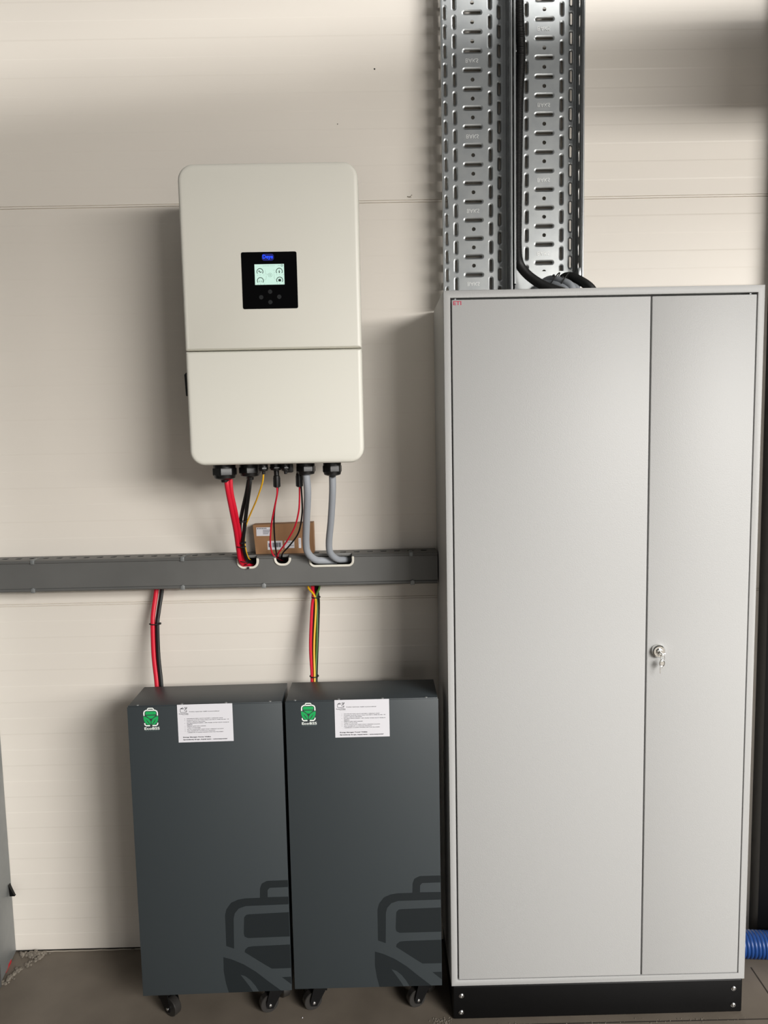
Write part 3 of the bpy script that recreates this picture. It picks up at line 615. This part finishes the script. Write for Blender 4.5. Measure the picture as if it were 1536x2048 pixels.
# keys in the lock
ks = thing('key_bunch', 'small steel keys on a ring hanging from the lock of the right door', 'keys', (LK[0], yd-.02, LK[2]-.03))
kb = MB().bbox((LK[0]-.001, yd-.034, LK[2]-.0016), (LK[0]+.001, yd-.0150, LK[2]+.0016), .0005)
kb.poly(circle(LK[0]+.0045, LK[2]-.003, .0072, 16), yd-.0190, yd-.0172); kb.bbox((LK[0]-.006, yd-.0200, LK[2]-.0062), (LK[0]+.014, yd-.0165, LK[2]-.0030), .0008)
obj('inserted_key', kb, M['chrome'], ks)
rg = (0.7070, -0.3350, 0.9814)
obj('key_ring', MB().tube([(rg[0]+.0052*math.cos(2*math.pi*i/12), rg[1], rg[2]+.0078*math.sin(2*math.pi*i/12)) for i in range(13)], .00065, 8, 3), M['chrome'], ks)
kh = (0.7064, -0.3340, 0.9676)
k2 = MB().tube([(kh[0]+.0062*math.cos(2*math.pi*i/16), kh[1], kh[2]+.0085*math.sin(2*math.pi*i/16)) for i in range(17)], .0012, 8, 2)
k2.poly(circle(kh[0]+.0003, kh[2]-.0006, .0052, 16), kh[1]-.0008, kh[1]+.0008)
k2.bbox((kh[0]-.0052, kh[1]-.0009, kh[2]-.0262), (kh[0]-.0036, kh[1]+.0009, kh[2]-.006), .0004); k2.bbox((kh[0]+.0002, kh[1]-.0009, kh[2]-.0130), (kh[0]+.0018, kh[1]+.0009, kh[2]-.007), .0004)
obj('spare_key', k2, M['chrome'], ks)

# ---------------------------------------------------------------- conduits and cables entering the cabinet top
corr = lambda r, p: (lambda L: r*(1.0 if (L/p) % 1 < 0.55 else 0.80))
def conduit(pts, r, p, label, grp):
    return tag(obj('corrugated_conduit', MB().tube(pts, r, 16, 10, corr(r, p), step=p/4), M['conduit'], angle=80), label, 'conduit', grp)
conduit([(0.4016, -0.0550, 2.7651), (0.4040, -0.0550, 2.6407), (0.4078, -0.0550, 2.5526), (0.4023, -0.0550, 2.4384), (0.3992, -0.0550, 2.2711), (0.3970, -0.0580, 2.1396), (0.3961, -0.0620, 2.0463), (0.4013, -0.0700, 2.0047), (0.4197, -0.1000, 1.9690), (0.4472, -0.1400, 1.9371), (0.4732, -0.1700, 1.9181), (0.491, -0.185, 1.9080), (0.494, -0.188, 1.8957)],
        .0125, .0042, 'long black corrugated conduit running down inside the right cable tray', 'black corrugated conduits')
conduit([(0.5166, -0.0450, 1.9517), (0.5224, -0.0550, 1.9698), (0.5352, -0.0800, 1.9697), (0.5530, -0.1150, 1.9518), (0.5687, -0.1500, 1.9279), (0.575, -0.168, 1.9080), (0.577, -0.170, 1.8957)],
        .0120, .0042, 'short black corrugated conduit arching over the cabinet top to the right', 'black corrugated conduits')
cable('grey_cable', [(0.4635, -0.0350, 1.9167), (0.4640, -0.0450, 1.9527), (0.4804, -0.0700, 1.9648), (0.5007, -0.1100, 1.9538), (0.5226, -0.1400, 1.9332), (0.530, -0.150, 1.8957)], .0098, M['greycable'], 'upper grey cable of the tied bunch arching into the cabinet top', group='grey cables behind the cabinet top', n=14)
cable('grey_cable', [(0.4510, -0.0350, 1.9047), (0.4516, -0.0450, 1.9408), (0.4681, -0.0700, 1.9531), (0.4887, -0.1100, 1.9422), (0.5107, -0.1400, 1.9218), (0.521, -0.150, 1.8957)], .0098, M['greycable'], 'lower left grey cable of the tied bunch behind the cabinet top', group='grey cables behind the cabinet top', n=14)
cable('grey_cable', [(0.4802, -0.0350, 1.9069), (0.4807, -0.0450, 1.9429), (0.4968, -0.0700, 1.9552), (0.5169, -0.1100, 1.9443), (0.5385, -0.1400, 1.9239), (0.543, -0.150, 1.8957)], .0098, M['greycable'], 'grey cable at the right of the tied bunch on the cabinet top', group='grey cables behind the cabinet top', n=14)
for (c0, lb, dz) in (((0.4855, -0.0950, 1.9623), 'black tie with a square head on the grey cables, left of two', .008), ((0.5049, -0.1150, 1.9540), 'black tie crossing the grey cables beside the arching conduit', .012)):
    P = [(c0[0]+.0155*math.cos(a)+.002, c0[1]+.019*math.sin(a), c0[2]-.008+.014*math.sin(a+2.2)+dz*math.cos(a)) for a in [2*math.pi*i/12 for i in range(12)]]
    tie(P, .0017, lb, (c0[0]+.001, c0[1]-.004, c0[2]+.007))

# ---------------------------------------------------------------- battery cabinets on casters
BW, BD, BZ0, BZ1 = 0.393, 0.149, 0.0872, 0.8785
def battery(CAST):
    t = local_thing('battery_cabinet', '', 'battery cabinet', 'dark battery cabinets on casters')
    b = MB().bbox((0.0012, 0.003, BZ0), (BW-0.0012, BD, BZ1), 0.0012)
    obj('housing', b, M['bat'], t)
    fp = obj('front_panel', MB().bbox((0, -0.0008, BZ0-0.0004), (BW, 0.0022, BZ1-0.0022), 0.0009), M['bat'], t)
    for i in range(4):
        sx_ = 0.025+i*(BW-0.056)/3
        obj('panel_screw', MB().lathe((sx_, 0.006, BZ1-.0002), [(0, .0038), (.0008, .0036), (.0016, .0022)], 12, 'z'), M['galv_dull'], t)
    # big dark emblem printed across the lower right corner
    em = MB()
    for P in [[(0.2247, 0.2196), (0.2251, 0.3061), (0.2294, 0.3225), (0.242, 0.3396), (0.2601, 0.3476), (0.278, 0.3505), (0.3179, 0.3508), (0.3189, 0.3767), (0.3238, 0.3897), (0.3373, 0.3968), (0.3924, 0.3972), (0.3924, 0.378), (0.3442, 0.3774), (0.3387, 0.3714), (0.338, 0.3517), (0.3924, 0.3512), (0.3924, 0.33), (0.2794, 0.3292), (0.2614, 0.3231), (0.2506, 0.3101), (0.247, 0.296), (0.2449, 0.2114)], [(0.2746, 0.2976), (0.2807, 0.3046), (0.2874, 0.3058), (0.3924, 0.3078), (0.3924, 0.2399), (0.2826, 0.2395), (0.2739, 0.244), (0.272, 0.2526)], [(0.2722, 0.2001), (0.2738, 0.2073), (0.2817, 0.2142), (0.2929, 0.2158), (0.3924, 0.217), (0.3924, 0.1505), (0.342, 0.1507), (0.3223, 0.1642)], [(0.2158, 0.1883), (0.2379, 0.181), (0.2686, 0.1657), (0.2992, 0.1442), (0.3296, 0.1168), (0.3645, 0.0874), (0.3061, 0.0874), (0.2977, 0.1033), (0.2848, 0.1205), (0.2718, 0.132), (0.2586, 0.1372), (0.2713, 0.1185), (0.284, 0.0988), (0.2903, 0.0874), (0.2261, 0.0874), (0.2195, 0.1151), (0.2151, 0.149)], [(0.3681, 0.1254), (0.3924, 0.1259), (0.3924, 0.1042)]]:
        em.poly(P, -0.00105, -0.0007)
    obj('printed_emblem', em, M['emblem'], fp, smooth_=False)
    # green logo
    lx, lz = 0.0405, 0.8250     # left edge and lower edge of the icon
    w_, h_ = 0.0370, 0.0475
    y_ = -0.0011
    def Q(u, v): return (lx+w_*u, lz+h_*v)
    wp = MB()
    def band(P, wd):
        A, B = [], []
        for i, p in enumerate(P):
            a, b2 = P[max(i-1, 0)], P[min(i+1, len(P)-1)]; tx, tz = b2[0]-a[0], b2[1]-a[1]; l = math.hypot(tx, tz)
            A.append((p[0]+tz/l*wd/2, y_, p[1]-tx/l*wd/2)); B.append((p[0]-tz/l*wd/2, y_, p[1]+tx/l*wd/2))
        nn = len(P); wp.add(A+B, [(i, i+1, nn+i+1, nn+i) for i in range(nn-1)])
    band([Q(.04, .58), Q(.04, .74), Q(.08, .83), Q(.2, .88), Q(.8, .88), Q(.92, .83), Q(.96, .74), Q(.96, .58)], .0030)
    band([Q(.30, .88), Q(.30, .95), Q(.35, .99), Q(.65, .99), Q(.70, .95), Q(.70, .88)], .0026)
    band([Q(.06, .18), Q(.08, .08), Q(.16, .03), Q(.42, .03)], .0030); band([Q(.58, .03), Q(.84, .03), Q(.93, .08), Q(.96, .18)], .0030)
    gp = MB()
    gp.poly([Q(.14, .64), Q(.86, .64), Q(.86, .78), Q(.82, .81), Q(.18, .81), Q(.14, .78)], y_, y_+.0002)
    gp.poly([Q(.16, .59), Q(.84, .59), Q(.70, .50), Q(.58, .42), Q(.42, .42), Q(.30, .50)], y_, y_+.0002)
    gp.poly([Q(.0, .56), Q(.0, .40), Q(.06, .24), Q(.22, .10), Q(.36, .07), Q(.43, .06), Q(.25, .24), Q(.14, .40), Q(.27, .30), Q(.40, .14), Q(.47, .09), Q(.48, .24), Q(.38, .40), Q(.2, .50)], y_, y_+.0002)
    gp.poly([Q(1.0, .56), Q(1.0, .40), Q(.94, .24), Q(.78, .10), Q(.64, .07), Q(.57, .06), Q(.75, .24), Q(.86, .40), Q(.73, .30), Q(.60, .14), Q(.53, .09), Q(.52, .24), Q(.62, .40), Q(.8, .50)], y_, y_+.0002)
    text(wp, 'EcoBSS', lx+.001, lz-.0095, .0385, .0070, y_, 0.02)
    l1 = obj('logo_outline', wp, M['whiteprint'], fp, smooth_=False); l1['label'] = 'white battery outline and EcoBSS lettering'
    l2 = obj('logo_leaves', gp, M['green'], fp, smooth_=False); l2['label'] = 'green leaf emblem'
    dm = MB().poly([(lx+.002, lz-.0122), (lx+.0385, lz-.0122), (lx+.0385, lz-.0114), (lx+.002, lz-.0114)], y_, y_+.0002)
    obj('logo_caption', dm, M['dimtext'], fp, smooth_=False)
    # paper notice
    nx, nz, nw, nh = 0.1265, 0.7795, 0.1400, 0.0995
    pn = obj('paper_notice', MB().poly([(nx, nz), (nx+nw, nz), (nx+nw, nz+nh), (nx, nz+nh)], -0.0012, -0.0007), M['paper'], fp); pn['label'] = 'white printed paper notice'
    tk = MB(); yn = -0.0014
    def T(s, u, v, wu, hh, bold=0.0): text(tk, s, nx+nw*u, nz+nh*(1-v), nw*wu, hh, yn, bold)
    T('Prosimy rejestracja: wejdź na powerwallet.pl', .215, .205, .545, .0026, .030)
    L = [('automatyczna kupno energii i sprzedaż w najlepszych cenach', .165, .385, .655), ('magazynuje energię dla Twojego domu i zarządza nią. Dzięki gdy ceny - gdy', .165, .425, .765),
         ('jedziesz i zużywasz odpowiednio', .165, .465, .335), ('bez niepotrzebnych kosztów - tylko decyzje, magazyn energii i dostęp do', .165, .505, .765),
         ('telefonu', .165, .545, .10), ('Najlepsze wyniki i zyski za złotówki', .165, .587, .34), ('Twój prąd Twoje zasady', .165, .630, .245),
         ('aby móc więcej zarobić i zyskać więcej w najlepszych momentach', .165, .672, .66), ('pełna niezależność od rynkowych operatorów', .165, .712, .51), ('i niezależność od wysokich rachunków przez Twoją fotowoltaikę', .165, .752, .655)]
    for s, u, v, wu in L: T(s, u, v, wu, .0022, .040)
    for v in (.38, .42, .50, .58, .62, .665, .705): tk.add([(nx+nw*(.125)+a_, yn, nz+nh*(1-v)+b_) for a_, b_ in ((0, 0), (.0010, 0), (.0010, .0010), (0, .0010))], [(0, 1, 2, 3)])
    T('Energy Manager Power Wallet', .085, .885, .505, .0034, .045)
    T('Sprzedawaj drogo, kupuj tanio - automatycznie!', .085, .950, .80, .0036, .045)
    # wallet pictogram
    def bnd(P, wd):
        A, B = [], []
        for i, p in enumerate(P):
            a, b2 = P[max(i-1, 0)], P[min(i+1, len(P)-1)]; tx, tz = b2[0]-a[0], b2[1]-a[1]; l = math.hypot(tx, tz) or 1
            A.append((p[0]+tz/l*wd/2, yn, p[1]-tx/l*wd/2)); B.append((p[0]-tz/l*wd/2, yn, p[1]+tx/l*wd/2))
        nn = len(P); tk.add(A+B, [(i, i+1, nn+i+1, nn+i) for i in range(nn-1)])
    def N(u, v): return (nx+nw*u, nz+nh*(1-v))
    bnd([N(.17, .15), N(.17, .19), N(.16, .205), N(.065, .205), N(.055, .19), N(.055, .12), N(.065, .10), N(.11, .075)], .0010)
    bnd([N(.065, .105), N(.12, .105)], .0016); bnd([N(.165, .12), N(.135, .13), N(.13, .155), N(.145, .17), N(.17, .165)], .0010)
    bnd([N(.145, .065), N(.145, .10)], .0018); bnd([N(.175, .065), N(.17, .10), N(.15, .115)], .0018)
    T('PowerWallet', .03, .255, .17, .0028, .02); T('ENERGY MANAGER', .09, .275, .11, .0010)
    obj('notice_print', tk, M['ink'], pn, smooth_=False)
    # casters
    for (cx_, cy_, ang) in CAST:
        base_z = BZ0
        c_ = MB().bbox((cx_-.020, cy_-.020, base_z-.0035), (cx_+.020, cy_+.020, base_z+.0005), .0008)
        c_.lathe((cx_, cy_, base_z-.014), [(0, .012), (.004, .017), (.011, .017)], 18)
        dx, dy = math.cos(ang), math.sin(ang); wx, wy = cx_+dx*.022, cy_+dy*.022
        px2, py2 = -dy, dx
        def P3(s, a, z): return (cx_+dx*a+px2*s, cy_+dy*a+py2*s, z)
        for s in (-.0155, .0155):
            prof = [(-.014, .076), (-.016, .060), (.014, .014), (.030, .018), (.032, .032), (.020, .074)]
            c_.rings([[P3(s-.0012, a, z) for a, z in prof], [P3(s+.0012, a, z) for a, z in prof]])
        c_.rings([[P3(s, -.016, z) for s, z in ((-.0155, .078), (.0155, .078), (.0155, .050), (-.0155, .050))], [P3(s, -.013, z) for s, z in ((-.0155, .078), (.0155, .078), (.0155, .050), (-.0155, .050))]])
        c_.rings([[P3(s, a, .070) for s, a in ((-.0155, -.015), (.0155, -.015), (.0155, .022), (-.0155, .022))], [P3(s, a, .075) for s, a in ((-.0155, -.015), (.0155, -.015), (.0155, .022), (-.0155, .022))]])
        co = obj('caster', c_, M['blackpaint'], t)
        wl = MB(); rs_ = []
        for s, r_ in ((-.0105, .017), (-.0105, .0235), (-.0085, .0252), (.0085, .0252), (.0105, .0235), (.0105, .017)):
            rs_.append([(wx+px2*s+dx*r_*math.cos(2*math.pi*i/24), wy+py2*s+dy*r_*math.cos(2*math.pi*i/24), .0254+r_*math.sin(2*math.pi*i/24)) for i in range(24)])
        wl.rings(rs_, True, True); obj('wheel', wl, M['tyre'], co)
        ax = []
        for s, r_ in ((-.0195, .002), (-.0185, .0042), (-.0165, .0045), (.0165, .0045), (.0185, .0042), (.0195, .002)):
            ax.append([(wx+px2*s+dx*r_*math.cos(2*math.pi*i/12), wy+py2*s+dy*r_*math.cos(2*math.pi*i/12), .0254+r_*math.sin(2*math.pi*i/12)) for i in range(12)])
        obj('axle', MB().rings(ax), M['screw'], co)
    return t
b1 = battery([(.046, .052, R(-35)), (.345, .048, R(-158)), (.050, .112, R(-150)), (.348, .112, R(-60))])
b2 = battery([(.062, .048, R(-158)), (.345, .048, R(-158)), (.050, .112, R(-150)), (.348, .112, R(-60))])
b1.location = (-0.6475, -0.3080, 0); b1.rotation_euler = (0, 0, 0.018)
b2.location = (-0.2472, -0.2975, 0); b2.rotation_euler = (0, 0, 0.0)
b1['label'] = 'dark grey battery cabinet on casters, farther from the tall grey cabinet'
b2['label'] = 'dark grey battery cabinet on casters right beside the tall grey cabinet'
rl = obj('warning_tag', MB().bbox((.363, .030, .068), (.371, .0312, .0855), .0004), M['redfoil'], b1)

# ---------------------------------------------------------------- hose and rubble on the floor
HZ = .0395
tag(obj('corrugated_hose', MB().tube([(.954, -.094, HZ), (1.05, -.102, HZ), (1.2, -.118, HZ), (1.5, -.16, HZ)], .038, 28, 6, (lambda L: .036+.0030*abs(math.sin(math.pi*L/.0105))**.7), step=.0105/6), M['blue'], angle=80),
    'blue corrugated hose lying on the floor behind the tall grey cabinet', 'hose')
rb = MB()
for i in range(90):
    t_ = random.random(); cx_ = -1.105+.065*t_**1.3+random.gauss(0, .004); cy_ = -.135+.125*t_+random.gauss(0, .005); s_ = random.uniform(.0015, .0055)
    cy_ = min(cy_, -.006)
    n_ = 6; rb.rings([[(cx_+s_*random.uniform(.6, 1.1)*math.cos(2*math.pi*k/n_), cy_+s_*random.uniform(.6, 1.1)*math.sin(2*math.pi*k/n_), z_) for k in range(n_)] for z_ in (0.0, s_*random.uniform(.5, 1.6))])
for i in range(70):
    cx_ = -1.075+random.gauss(0, .016); cy_ = -.012-abs(random.gauss(0, .007)); s_ = random.uniform(.002, .007); n_ = 5
    rb.rings([[(cx_+s_*random.uniform(.6, 1.1)*math.cos(2*math.pi*k/n_), cy_+s_*random.uniform(.5, .9)*math.sin(2*math.pi*k/n_)*.8, z_) for k in range(n_)] for z_ in (0.0, s_*random.uniform(.8, 2.2))])
r_ = tag(obj('mortar_rubble', rb, M['mortar'], smooth_=False), 'crumbled pale mortar along the foot of the left post', 'rubble'); r_['kind'] = 'stuff'
rb2 = MB()
for i in range(60):
    q = (0.1441, -0.3188, 0.0); cx_ = q[0]+random.gauss(0, .014); cy_ = q[1]+random.gauss(0, .006); s_ = random.uniform(.0006, .0022); n_ = 5
    rb2.rings([[(cx_+s_*random.uniform(.6, 1.1)*math.cos(2*math.pi*k/n_), cy_+s_*random.uniform(.6, 1.1)*math.sin(2*math.pi*k/n_), z_) for k in range(n_)] for z_ in (0.0, s_*.8)])
for i in range(70):
    cx_ = random.uniform(.25, .95); cy_ = -.336+random.gauss(0, .004); s_ = random.uniform(.0005, .0020); n_ = 5
    rb2.rings([[(cx_+s_*random.uniform(.6, 1.1)*math.cos(2*math.pi*k/n_), cy_+s_*random.uniform(.6, 1.1)*math.sin(2*math.pi*k/n_), z_) for k in range(n_)] for z_ in (0.0, s_*.8)])
r_ = tag(obj('floor_crumbs', rb2, M['mortar'], smooth_=False), 'small pale crumbs on the floor in front of the black plinth', 'crumbs'); r_['kind'] = 'stuff'
tag(obj('foil_scrap', MB().rings([[(-1.1309, -0.0864, 0.0), (-1.1213, -0.0909, 0.0), (-1.1277, -0.0442, 0.0), (-1.1374, -0.0395, 0.0)], [tuple(Vector(p)+Vector((.002, 0, .010))) for p in ((-1.1325, -0.0801, 0.0), (-1.1244, -0.0846, 0.0), (-1.1281, -0.0463, 0.0), (-1.1338, -0.0439, 0.0))]]), M['redfoil']), 'red foil scrap at the foot of the left galvanized post', 'scrap')
pb = (-0.2298, -0.2938, 0.0); tag(obj('pebble', MB().lathe((pb[0], pb[1], 0), [(0, .0012), (.0012, .0016), (.0024, .0006)], 8), M['paper']), 'tiny white pebble on the floor below the dark cabinets', 'pebble')
q = (-0.7771, -0.0023, 0.0); tag(obj('mortar_chip', MB().bbox((q[0]-.005, -.008, 0), (q[0]+.005, -.001, .004), .0015), M['mortar']), 'pale mortar chip where wall meets floor beside the left dark cabinet', 'chip')
